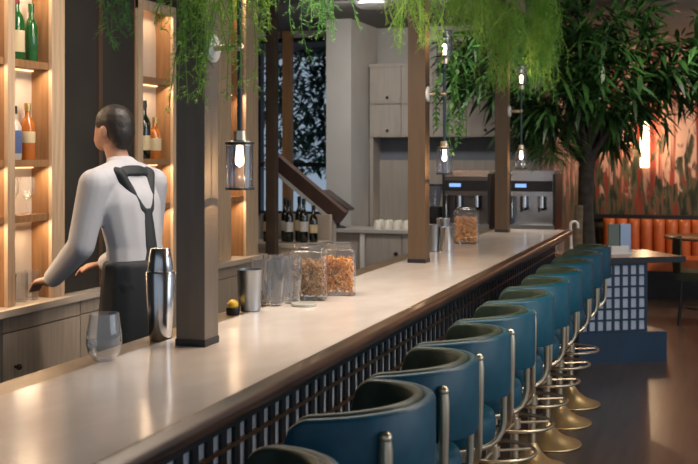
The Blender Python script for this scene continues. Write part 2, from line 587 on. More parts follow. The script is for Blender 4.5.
bottle('liquor_bottle', 'green bottle with cream label and red foil on the top shelf', (BSX, 4.80, 2.158), 0.33, 0.042, gb, labc, capr, sb, (0.12, 0.45))
bottle('liquor_bottle', 'slim plain green bottle beside the cream-labelled one, top shelf', (BSX, 4.93, 2.158), 0.30, 0.034, gb, gb, gb, sb)
bottle('liquor_bottle', 'blue-labelled clear bottle on the middle shelf at left', (BSX, 4.78, 1.653), 0.27, 0.040, clearb, labb, capb, sb, (0.12, 0.55))
bottle('liquor_bottle', 'amber bottle beside the blue-labelled one on middle shelf', (BSX, 4.90, 1.653), 0.29, 0.038, amber, labc, capg, sb, (0.3, 0.5))
bottle('liquor_bottle', 'dark slender bottle under the top shelf at far left', (BSX, 4.74, 1.653 + 0.0), 0.42, 0.034, darkb, labw, capb, sb) if False else None
bottle('liquor_bottle', 'dark bottle on the shelf right of the bartender head', (BSX, 6.12, 1.653), 0.36, 0.040, darkb, labc, capb, sb, (0.15, 0.4))
bottle('liquor_bottle', 'amber bottle glowing on the shelf right of the bartender', (BSX, 6.26, 1.653), 0.26, 0.040, amber, labc, capg, sb, (0.2, 0.5))
bottle('liquor_bottle', 'pale bottle on lower shelf behind the bartender shoulder', (BSX, 6.16, 1.373), 0.22, 0.040, clearb, labw, capb, sb)


def glass_thing(name, label, cat, loc, prof, group=None, m=GLASS, part='bowl'):
    o = MB().lathe(prof, 24).build(name, m)
    o.location = loc
    return tag(o, label, cat, group)


gob = [(0, 0), (.032, 0), (.034, .003), (.006, .008), (.005, .075), (.02, .085), (.038, .12), (.036, .17), (.033, .19), (.0315, .19), (.0345, .17), (.036, .12), (.018, .088), (0, .082)]
hib = [(0, 0), (.030, 0), (.033, .004), (.038, .150), (.0365, .150), (.0315, .010), (0, .009)]
row = [('wine_glass', 'stemmed glass on lowest left shelf, nearer to camera', 4.76, 1.373, gob), ('wine_glass', 'stemmed glass on lowest left shelf, farther one', 4.90, 1.373, gob),
       ('highball_glass', 'highball glass on back worktop at far left, nearest', 4.74, .93, hib), ('highball_glass', 'highball glass on back worktop at far left, middle', 4.84, .93, hib),
       ('highball_glass', 'highball glass on back worktop at far left, farthest', 4.94, .93, hib)]
for n_, l_, y_, z_, pr in row:
    glass_thing(n_, l_, 'glass', (BSX, y_, z_ + .0005), pr, 'glassware in the left oak shelves')

# ------------------------------------------------------------------ return counter with wine bottles and stair
rc = thing('return_counter', 'cream low counter under the sloping stair rail, holding wine bottles', 'counter', (0, 0, 0))
MB().box(-3.60, -2.99, 8.02, 8.50, 0.0, 0.955).build('carcass', oakgrey, rc, bevel=0.003)
MB().box(-3.60, -2.99, 8.50, 8.56, 0.0, 1.19).build('back_panel', backcream, rc)
MB().box(-3.60, -2.98, 8.0, 8.50, 0.955, 0.985).build('counter_top', backcream, rc, bevel=0.003)
st = thing('stair_rail', 'sloping brown stair rail with white lower edge by the window', 'rail', (0, 0, 0))
ang = math.atan2(1.636 - 1.203, 0.552)
Mr = Matrix.Translation((-2.975, 8.62, 1.10)) @ Matrix.Rotation(ang, 4, 'Y')
MB().box(-0.80, 0.0, -0.035, 0.075, 0.028, 0.135, Mr).build('handrail', mat('umber_rail', (0.085, 0.045, 0.035), 0.5, var=0.2), st, bevel=0.004)
MB().box(-0.80, -0.06, -0.04, 0.08, 0.0, 0.03, Mr).build('edge_strip', white, st, bevel=0.003)
MB().box(-3.03, -2.99, 8.585, 8.66, 0.0, 1.17).build('newel', backcream, st)
wl = ['leftmost dark wine bottle, left of the slim post', 'second dark wine bottle, just right of the slim post', 'third dark wine bottle in the row with a pale label',
      'fourth dark wine bottle, tallest of the row', 'fifth dark wine bottle in the row behind the glasses', 'rightmost dark wine bottle under the stair rail']
for k, (x, h) in enumerate([(-3.42, .33), (-3.29, .345), (-3.235, .33), (-3.17, .36), (-3.11, .345), (-3.05, .29)]):
    yy = 8.22 + 0.06 * (k % 2)
    bottle('wine_bottle', wl[k], (x, yy, 0.985), h, 0.034, darkb, labw if k in (1, 2, 4) else labc, capb, 'wine bottles on the return counter', (0.25, 0.48))

# ------------------------------------------------------------------ service counter at the back
svc = thing('service_counter', 'grey wooden service counter carrying the espresso machines', 'counter', (0, 0, 0))
MB().box(-3.74, -1.38, 10.16, 10.60, 0.0, 0.93).build('carcass', cabm, svc)
MB().box(-3.76, -1.36, 10.12, 10.61, 0.93, 0.962).build('counter_top', mat('pale_grey_top', (0.42, 0.40, 0.37), 0.35), svc, bevel=0.003)
MB().box(-3.26, -3.215, 10.135, 10.158, 0.0, 0.925).build('pilaster', white, svc)
for k in range(5):
    x0 = -3.20 + k * 0.36
    d = MB().box(x0 + .004, x0 + .352, 10.142, 10.159, 0.10, 0.91).build('door', cabm, svc, bevel=0.003)
    MB().ball((x0 + 0.30, 10.13, 0.74), 0.02, 2).build('knob', blackmat, d)
cu = thing('tall_cupboard', 'limewashed wall cupboard with two rows of doors, behind middle column', 'cupboard', (0, 0, 0))
CY = 11.20
MB().box(-3.50, -1.76, CY + .02, 11.549, 1.86, 2.63).build('carcass', cabm, cu)
for k in range(5):
    x0 = -3.495 + k * 0.347
    for (z0, z1) in ((1.865, 2.205), (2.215, 2.60)):
        d = MB().box(x0 + .003, x0 + .344, CY, CY + .02, z0, z1).box(x0 + .02, x0 + .326, CY - .006, CY, z0 + .02, z0 + .06).build('door', cabm, cu, bevel=0.002)
        MB().ball((x0 + .20, CY - .02, z0 + .065), 0.016, 2).build('knob', mat('dark_knob', (0.04, 0.025, 0.015), 0.4), d)
MB().box(-3.505, -1.755, CY - 0.01, 11.549, 2.60, 2.635).build('cornice', cabm, cu)
MB().box(-3.50, -3.46, CY + .02, 11.54, 0.0, 1.86).build('side_panel', cabm, cu)
MB().box(-3.46, -1.76, 11.50, 11.548, 0.95, 1.86).build('niche_back', nicheshade, cu)
MB().box(-3.46, -1.76, 11.46, 11.4995, 0.95, 1.62).build('panelling', cabm, cu)
MB().box(-3.46, -1.76, 11.16, 11.459, 0.0, 0.95).build('base', cabm, cu)
cup = [(0, 0), (.042, 0), (.042, .004), (.030, .075), (.022, .082), (0, .082)]
for k in range(8):
    x = -3.13 + (k % 4) * 0.096
    yv = 10.30 + (k // 4) * 0.10
    o = MB().lathe(cup, 20).build('coffee_cup', mat('off_white_china', (0.62, 0.58, 0.50), 0.3))
    o.location = (x, yv, 0.9622)
    tag(o, 'upturned off-white cup on the service counter, %s of the %s row' % (('first', 'second', 'third', 'fourth')[k % 4], ('front', 'rear')[k // 4]), 'cup', 'upturned cups on service counter')
pl = MB().lathe([(0, 0), (.05, 0), (.085, .012), (.083, .017), (.05, .006), (0, .006)], 24)
for j in range(1, 5):
    pl.lathe([(.05, .012 * j), (.086, .012 + .012 * j), (.083, .017 + .012 * j), (.05, .006 + .012 * j)], 24)
pl = pl.build('saucer_stack', MATS['off_white_china'])
pl.location = (-2.72, 10.36, 0.9622)
tag(pl, 'stack of pale saucers left of the middle column', 'saucers')


def espresso(label, x, y, wd, h, chrome=False):
    t = thing('espresso_machine', label, 'espresso machine', (x, y, 0.962), 0, 'espresso machines on service counter')
    b = MB().box(0, wd, 0.10, 0.40, 0.06, h * .62).box(0, wd, -0.02, 0.42, h * .62, h * .95).build('body', steel if chrome else mat('dark_steel', (.16, .16, .165), .28, .9), t, bevel=0.012)
    MB().box(-.01, wd + .01, -0.05, 0.43, 0.015, 0.07).build('drip_tray', gunmetal, t, bevel=0.006)
    for xa in (-0.018, wd - .006):
        MB().box(xa, xa + .024, -0.03, 0.43, 0.03, h).build('side_frame', blackmat, t, bevel=0.004)
    MB().box(0.01, wd - .01, -0.028, -0.018, h * .70, h * .88).build('control_panel', blackmat, t)
    MB().box(0.05, wd * .38, -0.033, -0.028, h * .77, h * .83).build('display', mat('blue_display', (.02, .04, .1), 0.3, emit=(.25, .45, 1.0), estr=0.9), t)
    for fx in (0.3, 0.7):
        gmb = MB().lathe([(0, h * .42), (.035, h * .42), (.035, h * .62), (0, h * .62)], 16, (wd * fx, 0.04, 0))
        gh = gmb.build('group_head', steel, t)
        MB().lathe([(0, h * .38), (.03, h * .38), (.036, h * .42), (0, h * .42)], 16, (wd * fx, 0.04, 0)).tube([(wd * fx, 0.02, h * .40), (wd * fx, -0.11, h * .38)], 0.011).build('portafilter', blackmat, gh)
    MB().tube([(wd * .06, -.01, h * .66), (wd * .06, -.05, h * .5), (wd * .06, -.05, h * .25)], 0.006).build('steam_wand', steel, t)
    MB().box(0.0, wd, 0.02, 0.40, h * .95, h * .97).box(0, wd, 0.02, .03, h * .97, h * 1.05).box(0, wd, 0.39, .40, h * .97, h * 1.05).build('cup_rail', steel, t)
    for fx in (0.04, 0.96):
        MB().lathe([(0, 0), (.02, 0), (.02, .02), (0, .02)], 12, (wd * fx, 0.03, 0)).lathe([(0, 0), (.02, 0), (.02, .02), (0, .02)], 12, (wd * fx, 0.37, 0)).build('foot', blackmat, t)
    return t


espresso('espresso machine with blue display, left of the far column', -2.44, 10.20, 0.42, 0.54)
espresso('espresso machine right of the far column, by the tree', -1.82, 10.20, 0.40, 0.54, True)
gr = thing('coffee_grinder', 'dark coffee grinder left of the espresso machine', 'grinder', (-2.56, 10.30, 0.962))
MB().box(-.06, .06, -.08, .10, 0, .22).box(-.05, .05, -.11, -.08, .12, .2).build('body', blackmat, gr, bevel=.008)
MB().lathe([(.05, .22), (.045, .23), (.075, .42), (.073, .42), (.042, .23)], 20).build('hopper', SMOKE, gr)
MB().lathe([(0, .42), (.078, .42), (.078, .435), (0, .435)], 20).build('lid', blackmat, gr)

# sales terminal
ps = thing('sales_terminal', 'dark tilted sales screen on a black stand, end of stair rail', 'terminal', (-3.53, 10.28, 0.962))
MB().lathe([(0, 0), (.08, 0), (.08, .012), (.02, .03), (.018, .25), (0, .25)], 20).build('stand', blackmat, ps)
Mt = Matrix.Translation((0, 0, .27)) @ Matrix.Rotation(math.radians(35), 4, 'Y')
MB().box(-.16, .16, -.10, .10, -.01, .012, Mt).build('screen', mat('dark_screen', (.05, .035, .03), .3), ps, bevel=.006)

# ------------------------------------------------------------------ things on the bar
BT = 1.0702
tw = thing('shaker', 'tall steel cocktail shaker in front of the nearest column', 'shaker', (-1.762, 3.31, 1.0622))
MB().lathe([(0, 0), (.036, 0), (.038, .004), (.049, .225), (.047, .228), (0, .228)], 32).build('large_tin', steel, tw)
MB().lathe([(.043, .2285), (.044, .232), (.034, .302), (.031, .306), (0, .306)], 32).build('small_tin', steel, tw)
glass_thing('wine_tumbler', 'empty stemless wine glass near the left end of the bar', 'glass', (-1.722, 2.885, BT),
            [(0, 0), (.026, 0), (.032, .003), (.046, .022), (.053, .050), (.051, .085), (.043, .140), (.0415, .140), (.0495, .085), (.0513, .050), (.044, .024), (.03, .008), (0, .006)], None, CRYSTAL)
mt = thing('mixing_tin', 'grey steel mixing tin right of the nearest column', 'tin', (-1.735, 3.99, BT))
MB().lathe([(0, 0), (.040, 0), (.043, .003), (.050, .158), (.0515, .162), (.0495, .162), (.042, .008), (0, .006)], 32).build('cup', gunmetal, mt)
cad = thing('bar_caddy', 'small black holder with yellow garnish between column and tin', 'caddy', (-1.775, 3.92, 1.0622))
MB().lathe([(0, 0), (.024, 0), (.026, .004), (.026, .028), (.02, .028), (.02, .006), (0, .006)], 20).build('dish', blackmat, cad)
MB().ball((0.0, .0, .040), .022, 2, (1, 1.2, .9)).build('garnish', mat('lemon', (.7, .42, .03), .4), cad)
hi2 = [(0, 0), (.030, 0), (.033, .004), (.041, .105), (.041, .190), (.0395, .190), (.0395, .107), (.0315, .010), (0, .009)]
hl = ['left front', 'middle front', 'right front', 'left rear', 'middle rear', 'right rear']
for k, (x, y_) in enumerate([(-1.775, 4.20), (-1.70, 4.16), (-1.66, 4.25), (-1.80, 4.38), (-1.735, 4.29), (-1.765, 4.50)]):
    gl = MB().lathe(hi2, 24).build('highball_glass', GLASS)
    gl.location = (x, y_, BT if x > -1.76 else 1.0622)
    tag(gl, 'tall clear glass in the cluster beside the mixing tin, %s' % hl[k], 'glass', 'tall glasses beside the snack jars')
cs = thing('coaster_stack', 'pale glass coasters in front of the tall glasses', 'coasters', (-1.585, 4.19, BT))
for k in range(2):
    MB().lathe([(0, .006 * k), (.05, .006 * k), (.052, .003 + .006 * k), (.05, .0055 + .006 * k), (0, .0055 + .006 * k)], 28).build('coaster', mat('pale_coaster', (.5, .5, .45), .2), cs)


def rounded_box_ring(hw, r, z, n=6):
    pts = []
    for cx, cy_, a0 in ((1, 1, 0), (-1, 1, 90), (-1, -1, 180), (1, -1, 270)):
        for q in range(n + 1):
            a = math.radians(a0 + 90 * q / n)
            pts.append(((hw - r) * cx + r * math.cos(a), (hw - r) * cy_ + r * math.sin(a), z))
    return pts


def loft(rings, cap0=True, cap1=True):
    m = MB()
    R = [[m.bm.verts.new(p_) for p_ in rg] for rg in rings]
    n = len(R[0])
    for A, B in zip(R, R[1:]):
        for i in range(n):
            j = (i + 1) % n
            m.bm.faces.new((A[i], A[j], B[j], B[i]))
    if cap0:
        m.bm.faces.new(R[0][::-1])
    if cap1:
        m.bm.faces.new(R[-1])
    return m


def jar(label, loc, rz, sc_, snack_cols, slabel, fill=0.76):
    t = thing('snack_jar', label, 'jar', loc, rz, 'square glass snack jars')
    hw = .074 * sc_
    H_ = .20 * sc_
    prof = [(hw * .93, 0.0), (hw, .008), (hw, H_ * .90), (hw * .96, H_ * .955), (hw * .88, H_ * .985), (hw * .80, H_)]
    loft([rounded_box_ring(h, min(h * .30, .020 * sc_), z) for h, z in prof], True, False).build('jar_body', GLASS, t)
    MB().lathe([(hw * .74, H_), (hw * .80, H_ + .002), (hw * .80, H_ + .012), (hw * .7, H_ + .018), (0, H_ + .018)], 28).build('lid', GLASS, t)
    b = MB()
    rnd = random.Random(hash(label) % 1000 if False else len(label))
    top = H_ * fill
    for _ in range(330):
        x, y_, z = rnd.uniform(-hw * .78, hw * .78), rnd.uniform(-hw * .78, hw * .78), rnd.uniform(.018, top)
        Mx = Matrix.Translation((x, y_, z)) @ Matrix.Rotation(rnd.uniform(0, 6), 4, (rnd.uniform(-1, 1), rnd.uniform(-1, 1), rnd.uniform(-1, 1) + .01))
        pts = [Mx @ Vector((.012 * sc_ * math.cos(a), .009 * sc_ * math.sin(a), .003 * math.sin(2 * a))) for a in (0, 1.0, 2.0, 3.0, 4.0, 5.0)]
        b.tube(pts, .0035 * sc_, 5)
    sm = b.build('snack_mix', mat('snack_' + slabel[:6], snack_cols[0], .6, scale=45, col2=snack_cols[1]))
    sm.location = loc
    sm.rotation_euler = (0, 0, rz)
    tag(sm, slabel, 'snacks', None, 'stuff')
    return t


jar('square glass jar of brown snacks, left of the near pair', (-1.640, 4.40, BT), 0.30, 1.05, [(.16, .09, .035), (.55, .30, .11)], 'brown pretzel snacks filling the left near jar')
jar('square glass jar of orange snacks, right of the near pair', (-1.575, 4.59, BT), 0.30, 1.03, [(.45, .16, .03), (.80, .40, .10)], 'orange crisps filling the right near jar')
jar('square glass jar of golden snacks between the two far columns', (-1.645, 7.50, BT), 0.25, 1.15, [(.50, .20, .05), (.75, .40, .14)], 'golden snacks filling the far jar')
for k, (x, y_, h, lab) in enumerate([(-1.70, 6.80, .17, 'grey steel tumbler nearest the middle column'), (-1.615, 6.80, .155, 'pale steel tumbler in front of the far snack jar'),
                                     (-1.68, 6.98, .20, 'taller steel shaker tin behind the two tumblers')]):
    o = MB().lathe([(0, 0), (.034, 0), (.037, .003), (.044, h - .003), (.0445, h), (.0425, h), (.036, .008), (0, .006)], 28).build('steel_tumbler', steel if k else gunmetal)
    o.location = (x, y_, BT)
    tag(o, lab, 'tumbler', 'steel tumblers by the middle column')
# swan neck tap on the end counter
tp = thing('swan_neck_tap', 'pale curved swan-neck tap at the far end of the bar', 'tap', (-1.16, 9.36, 0.852))
MB().lathe([(0, 0), (.03, 0), (.03, .01), (.016, .016), (.014, .06), (0, .06)], 20).build('base', white, tp)
arc = [(0, 0, .05), (-.005, 0, .24)] + [(.025 - .03 * math.cos(a), 0, .24 + .03 * math.sin(a)) for a in [PI * q / 8 for q in range(9)]] + [(.055, 0, .215)]
MB().tube(arc, .011, 10).build('spout', white, tp)
# menu holder on the end counter
mh = thing('menu_holder', 'steel holder with upright menus on the angled end counter', 'menu holder', (-0.78, 9.50, 0.8502), AU)
MB().box(-.10, .10, -.05, .05, 0, .012).build('tray', white, mh, bevel=.003)
MB().box(-.10, -.008, -.012, .012, .012, .25).build('menu_card', mat('green_grey_card', (.10, .13, .11), .4), mh, bevel=.002)
MB().box(.002, .095, -.016, .016, .012, .25).build('steel_panel', mat('blue_steel', (.30, .36, .45), .3, .7), mh, bevel=.002)
MB().box(-.09, .06, -.048, -.02, .012, .07).build('napkins', white, mh, bevel=.002)


# ------------------------------------------------------------------ sconces
def sconce(Y, dX, label, upper, power):
    t = thing('wall_sconce', label, 'lamp', (-1.5415 + dX, Y, 2.02), 0, 'double lamp sconces on the columns')
    Mp = Matrix.Rotation(PI / 2, 4, 'Y')
    MB().lathe([(0, 0), (.045, 0), (.045, .010), (.040, .014), (0, .014)], 24, M=Mp).build('wall_plate', white, t)
    MB().tube([(.012, 0, 0), (.108, 0, 0)], .010, 12).ball((.098, 0, 0), .015, 2).build('arm', nickel, t)
    MB().tube([(.098, 0, -.28), (.098, 0, upper)], .0085, 12).build('rod', bluerod, t)
    for sg, z0 in ((-1, -.265), (1, .17)):
        if sg < 0:
            zs = lambda a: z0 - a
        else:
            zs = lambda a: z0 + a
        sh = MB().lathe([(.041, zs(.035)), (.042, zs(.04)), (.042, zs(.185)), (.040, zs(.185)), (.040, zs(.04))], 28).build('lamp_shade', SMOKE, t)
        MB().lathe([(0, zs(0)), (.022, zs(0)), (.024, zs(.03)), (.040, zs(.034)), (.040, zs(.046)), (0, zs(.046))], 24).build('lamp_cap', nickel, sh)
        cg = MB()
        for a in range(8):
            an = 2 * PI * a / 8
            cg.tube([(.0445 * math.cos(an), .0445 * math.sin(an), zs(.036)), (.0445 * math.cos(an), .0445 * math.sin(an), zs(.185))], .0016, 6)
        cg.lathe([(.042, zs(.180)), (.047, zs(.180)), (.047, zs(.187)), (.042, zs(.187)), (.042, zs(.180))], 28)
        cg.lathe([(.042, zs(.036)), (.047, zs(.036)), (.047, zs(.043)), (.042, zs(.043)), (.042, zs(.036))], 28)
        cg.build('cage', blackmat, sh)
        MB().lathe([(0, zs(.046)), (.010, zs(.048)), (.011, zs(.07)), (.014, zs(.09)), (.013, zs(.105)), (0, zs(.115))], 16).build('bulb', bulbm, sh)
        point('bulb_light', (.098, 0, zs(.15)), power, (1.0, .62, .32), t, .0005)
        for ch in [sh] + list(sh.children):
            pass
        sh.location = (.098, 0, 0)
    return t


sconce(3.24, 0, 'double lamp on the nearest column, its lower caged lamp glowing', .18, 1.6)
sconce(6.09, -.016, 'double lamp on the middle column, wound with trailing vine', .18, 1.6)
sconce(8.68, -.020, 'double lamp on the farthest column, before the tree', .18, 1.6)
tl = thing('tube_lamp', 'glowing vertical tube lamp on the mural wall', 'lamp', (-0.86, 14.2, 1.50))
MB().lathe([(0, .02), (.05, .02), (.055, .04), (.055, .66), (.045, .69), (0, .69)], 20).build('tube', tubem, tl)
MB().lathe([(0, 0), (.04, 0), (.04, .02), (0, .02)], 16).box(-.03, .03, .03, .10, .30, .36).build('bracket', brass, tl)
point('tube_light', (0, -.15, .35), 8, (1.0, .68, .40), tl, .0005)
cf = MB().lathe([(0, 0), (.16, 0), (.16, -.02), (.12, -.05), (0, -.055)], 28).build('ceiling_fixture', mat('ceiling_metal', (.5, .5, .48), .3, .9))
cf.location = (-2.95, 9.55, 3.049)
tag(cf, 'round metal fixture on the grey ceiling above the service counter', 'ceiling light')

# ------------------------------------------------------------------ stools
SGRP = 'teal tub bar stools along the bar'


def horseshoe(r0, r1, zb, zt0, drop, a_max=97, nseg=40, rnd=0.012):
    """ring segment, open towards -x ; section rounded at the top"""
    m = MB()
    secs = []
    for i in range(nseg + 1):
        tt = -1 + 2 * i / nseg
        a = math.radians(a_max) * tt
        e = abs(tt)
        zt = zt0 - drop * e ** 2
        if e > .84:
            zt -= .075 * (1 - math.sqrt(max(0, 1 - ((e - .84) / .16) ** 2)))
        sh = 1.0 if e < .93 else 1.0 - (e - .93) / .07 * .25
        rm = (r0 + r1) / 2
        hw = (r1 - r0) / 2 * sh
        zb_ = zb + .012 * e
        sec = [(rm - hw * .8, zb_), (rm + hw * .8, zb_), (rm + hw, zb_ + rnd), (rm + hw, zt - rnd), (rm + hw * .7, zt - rnd * .3), (rm + hw * .2, zt),
               (rm - hw * .2, zt), (rm - hw * .7, zt - rnd * .3), (rm - hw, zt - rnd), (rm - hw, zb_ + rnd)]
        secs.append([m.bm.verts.new((r * math.cos(a), r * math.sin(a), z)) for r, z in sec])
    n = len(secs[0])
    for A, B in zip(secs, secs[1:]):
        for i in range(n):
            j = (i + 1) % n
            m.bm.faces.new((A[i], A[j], B[j], B[i]))
    m.bm.faces.new(secs[0][::-1])
    m.bm.faces.new(secs[-1])
    return m


def make_stool(label):
    t = thing('bar_stool', label, 'bar stool', (0, 0, 0), 0, SGRP)
    MB().lathe([(0, 0), (.195, 0), (.200, .004), (.198, .009), (.165, .020), (.120, .037), (.080, .062), (.050, .092), (.032, .122), (.027, .14), (0, .14)], 48).build('base', brass, t)
    MB().lathe([(.021, .13), (.021, .69), (0, .69)], 20).build('post', nickel, t)
    fr = MB().tube([(.185 * math.cos(2 * PI * k / 40), .185 * math.sin(2 * PI * k / 40), .37) for k in range(40)], .0095, 10, closed=True)
    for a in (0.5, 2.6, 4.7):
        fr.tube([(.02 * math.cos(a), .02 * math.sin(a), .37), (.18 * math.cos(a), .18 * math.sin(a), .37)], .007, 8)
    fr.lathe([(.022, .345), (.032, .345), (.032, .395), (.022, .395)], 20)
    fr.build('foot_ring', nickel, t)
    MB().lathe([(0, .690), (.195, .690), (.212, .702), (.217, .725), (.217, .765), (.208, .786), (.185, .798), (.10, .806), (0, .808)], 44).build('seat', teal, t)
    MB().lathe([(0, .672), (.06, .672), (.15, .684), (.15, .690), (0, .690)], 28).build('seat_plate', blackmat, t)
    horseshoe(.236, .268, .858, 1.070, .018).build('backrest', teal, t)
    horseshoe(.208, .2385, .866, 1.074, .018).build('lining', green, t)
    for sg in (-1, 1):
        a = math.radians(42) * sg
        c_, s_ = math.cos(a), math.sin(a)
        R_ = .279
        pts = [(R_, 1.012), (R_, .98), (R_, .90), (R_, .80), (R_, .72)]
        pts += [(R_ - .09 + .09 * math.cos(q), .72 - .085 * math.sin(q)) for q in (0.4, .8, 1.2, 1.57)]
        pts += [(.12, .632), (.02, .630)]
        rad = [.014, .018, .017, .0135, .0125, .0125, .0125, .0125, .0125, .012, .012]
        MB().tube([(r * c_, r * s_, z) for r, z in pts], rad, 12, sx=1.0).ball((R_ * c_, R_ * s_, 1.012), .0165, 2).build('bracket', nickel, t)
    return t


sl = ['nearest teal leather bar stool, mostly cut off by the lower edge', 'second teal bar stool from the camera, cut by the lower edge', 'third teal bar stool from the camera, wide green-lined back in full view',
      'fourth teal bar stool from the camera along the bar', 'fifth teal bar stool from the camera along the bar', 'sixth teal bar stool from the camera, middle of the row',
      'seventh teal bar stool from the camera', 'eighth teal bar stool, fourth from the far end', 'third teal bar stool from the far end of the row',
      'second teal bar stool from the far end of the row', 'farthest teal bar stool, beside the tiled end counter']
s0 = make_stool(sl[0])
for k in range(11):
    s = s0 if k == 0 else copy_tree(s0)
    s['label'] = sl[k]
    s.location = (-0.945, 2.16 + 0.541 * k - (0.20 if k == 0 else 0), 0)
    s.rotation_euler = (0, 0, random.uniform(-.04, .04))

# ------------------------------------------------------------------ dining corner
bq = thing('banquette', 'orange leather banquette with channelled back below the mural', 'banquette', (0, 0, 0))
MB().box(-1.34, 4.2, 13.44, 14.2, 0.0, 0.32).build('base', blackwood, bq)
MB().box(-1.34, 4.2, 13.40, 14.0, 0.322, 0.46).build('seat', orange, bq, bevel=.04, seg=4)
bk = MB()
x = -1.36
while x < 4.1:
    rings = []
    for z, r in ((.45, .07), (.60, .075), (.80, .075), (.86, .06), (.885, .03)):
        rings.append([(x + .075 + .074 * math.cos(a), 14.12 + r * 1.1 * math.sin(a), z) for a in [2 * PI * q / 14 for q in range(14)]])
    lf = loft(rings)
    lf.bm.verts.ensure_lookup_table()
    me_ = bpy.data.meshes.new('tmp')
    lf.bm.to_mesh(me_)
    lf.bm.free()
    bk.bm.from_mesh(me_)
    bpy.data.meshes.remove(me_)
    x += .15
bk.build('back_channels', orange, bq)


def rtable(label, x, y, h, r):
    t = thing('round_table', label, 'table', (x, y, 0), 0, 'round pedestal tables')
    MB().lathe([(0, h - .035), (r - .03, h - .035), (r, h - .02), (r, h - .004), (r - .005, h), (0, h)], 44).build('table_top', tabletop, t)
    MB().lathe([(0, .0), (.22, 0), (.22, .012), (.04, .03), (.03, .06), (.03, h - .06), (.1, h - .036), (0, h - .036)], 28).build('pedestal', blackmat, t)
    return t


rtable('round walnut table before the banquette at right edge', -0.13, 12.75, 0.79, 0.44)
ch = thing('dining_chair', 'dark olive dining chair at the right edge of the photo', 'chair', (-0.16, 11.6, 0), -PI / 2)
olive = mat('olive_fabric', (.035, .035, .018), .8)
MB().box(-.22, .22, -.22, .22, .44, .52).build('seat', olive, ch, bevel=.03, seg=3)
bkm = MB()
rings = []
for z, th_ in ((.50, .02), (.60, .028), (.78, .028), (.85, .018)):
    rings.append([(.23 * math.cos(a) * (1.0), -.20 - .05 + .06 * math.cos(a) ** 2 + th_ * math.sin(a), z) for a in [2 * PI * q / 20 for q in range(20)]])
loft(rings).build('backrest', olive, ch)
for sx in (-1, 1):
    for sy in (-1, 1):
        MB().tube([(.18 * sx, .18 * sy, .44), (.21 * sx, .21 * sy, 0)], [.016, .011], 10).build('leg', blackmat, ch)


# ------------------------------------------------------------------ plants
def fern(label, loc, n, length, spread, seed, m=fernm, nl=.035, dense=1.0, zmin=None):
    rnd = random.Random(seed)
    b = MB()
    bm = b.bm
    for i in range(n):
        az = rnd.uniform(0, 2 * PI)
        out = Vector((math.cos(az) * rnd.uniform(.3, 1) * spread[0], math.sin(az) * rnd.uniform(.3, 1) * spread[1], 0))
        L = length * rnd.uniform(.5, 1.0)
        st = Vector((rnd.uniform(-.3, .3) * spread[0], rnd.uniform(-.3, .3) * spread[1], rnd.uniform(-.02, .05)))
        wob = Vector((rnd.uniform(-1, 1), rnd.uniform(-1, 1), 0)) * .09
        N = max(8, int(L / .030))
        pts = []
        for k in range(N + 1):
            q = k / N
            pts.append(st + out * (1 - (1 - min(1, q * 1.6)) ** 2) + wob * math.sin(q * 5 + i) + Vector((0, 0, .06 * math.sin(min(1, q * 4) * PI) - L * q ** 1.15)))
        for k in range(N):
            p0, p1 = pts[k], pts[k + 1]
            t = (p1 - p0).normalized()
            a = t.cross(Vector((0, 1, .1))).normalized()
            wd = .0016
            v = [bm.verts.new(p0 - a * wd), bm.verts.new(p0 + a * wd), bm.verts.new(p1 + a * wd), bm.verts.new(p1 - a * wd)]
            bm.faces.new(v)
            for q in range(2):
                an = rnd.uniform(0, 2 * PI)
                side = (Vector((math.cos(an), math.sin(an), rnd.uniform(-.6, .3))) + t * .5).normalized()
                bl = nl * 1.7 * rnd.uniform(.4, 1.2) * (1 - .5 * k / N)
                b0 = p0.lerp(p1, rnd.random())
                for h in range(9):
                    f0 = b0 + side * bl * (h + .5) / 9 + Vector((0, 0, -.25 * bl * (h / 9) ** 2))
                    dn = (side * .9 + Vector((rnd.uniform(-1, 1), rnd.uniform(-1, 1), rnd.uniform(-1, .7)))).normalized()
                    ln = rnd.uniform(.012, .024) * (1.15 - .5 * h / 9)
                    wv = dn.cross(Vector((rnd.uniform(-1, 1), rnd.uniform(-1, 1), rnd.uniform(-1, 1)))).normalized() * .0013
                    bm.faces.new((bm.verts.new(f0 - wv), bm.verts.new(f0 + wv), bm.verts.new(f0 + dn * ln)))
    o = b.build('hanging_fern', m, smooth=False, recalc=False)
    o.location = loc
    return tag(o, label, 'plant', 'ferns hanging from the planter beam')


BZ = 2.93
fern('feathery fern tail hanging alone left of the nearest column', (-1.60, 2.74, BZ), 22, .98, (.07, .06), 1, ferndark, .05)
fern('long bright green fern in front of the nearest column', (-1.50, 3.12, BZ), 60, 1.12, (.085, .10), 2, fernm, .040)
fern('thin fern strands around the lamp rod of nearest column', (-1.50, 3.40, BZ), 38, .92, (.11, .13), 3, fernm, .040)
fern('dark fern between nearest column and window', (-1.62, 4.42, BZ), 36, .84, (.12, .22), 4, ferndark, .045)
fern('fern hanging over the front of the middle column', (-1.57, 5.86, BZ), 42, .72, (.12, .16), 5, fernm, .045)
fern('broad fern right of the middle column, above its lamp', (-1.54, 7.0, BZ), 56, .58, (.16, .30), 6, fernm, .05)
fern('fern between middle and far columns', (-1.60, 7.72, BZ), 46, .46, (.16, .30), 7, fernm, .05)
fern('bright fern hanging over the far column', (-1.56, 8.35, BZ), 70, .82, (.18, .26), 8, fernm, .05)
fern('dark fern at the far end of the planter beam', (-1.50, 9.10, BZ), 70, .85, (.20, .20), 9, ferndark, .05)
fern('fern curtain just right of the far column', (-1.30, 8.72, BZ), 55, .76, (.12, .12), 10, fernm, .05)


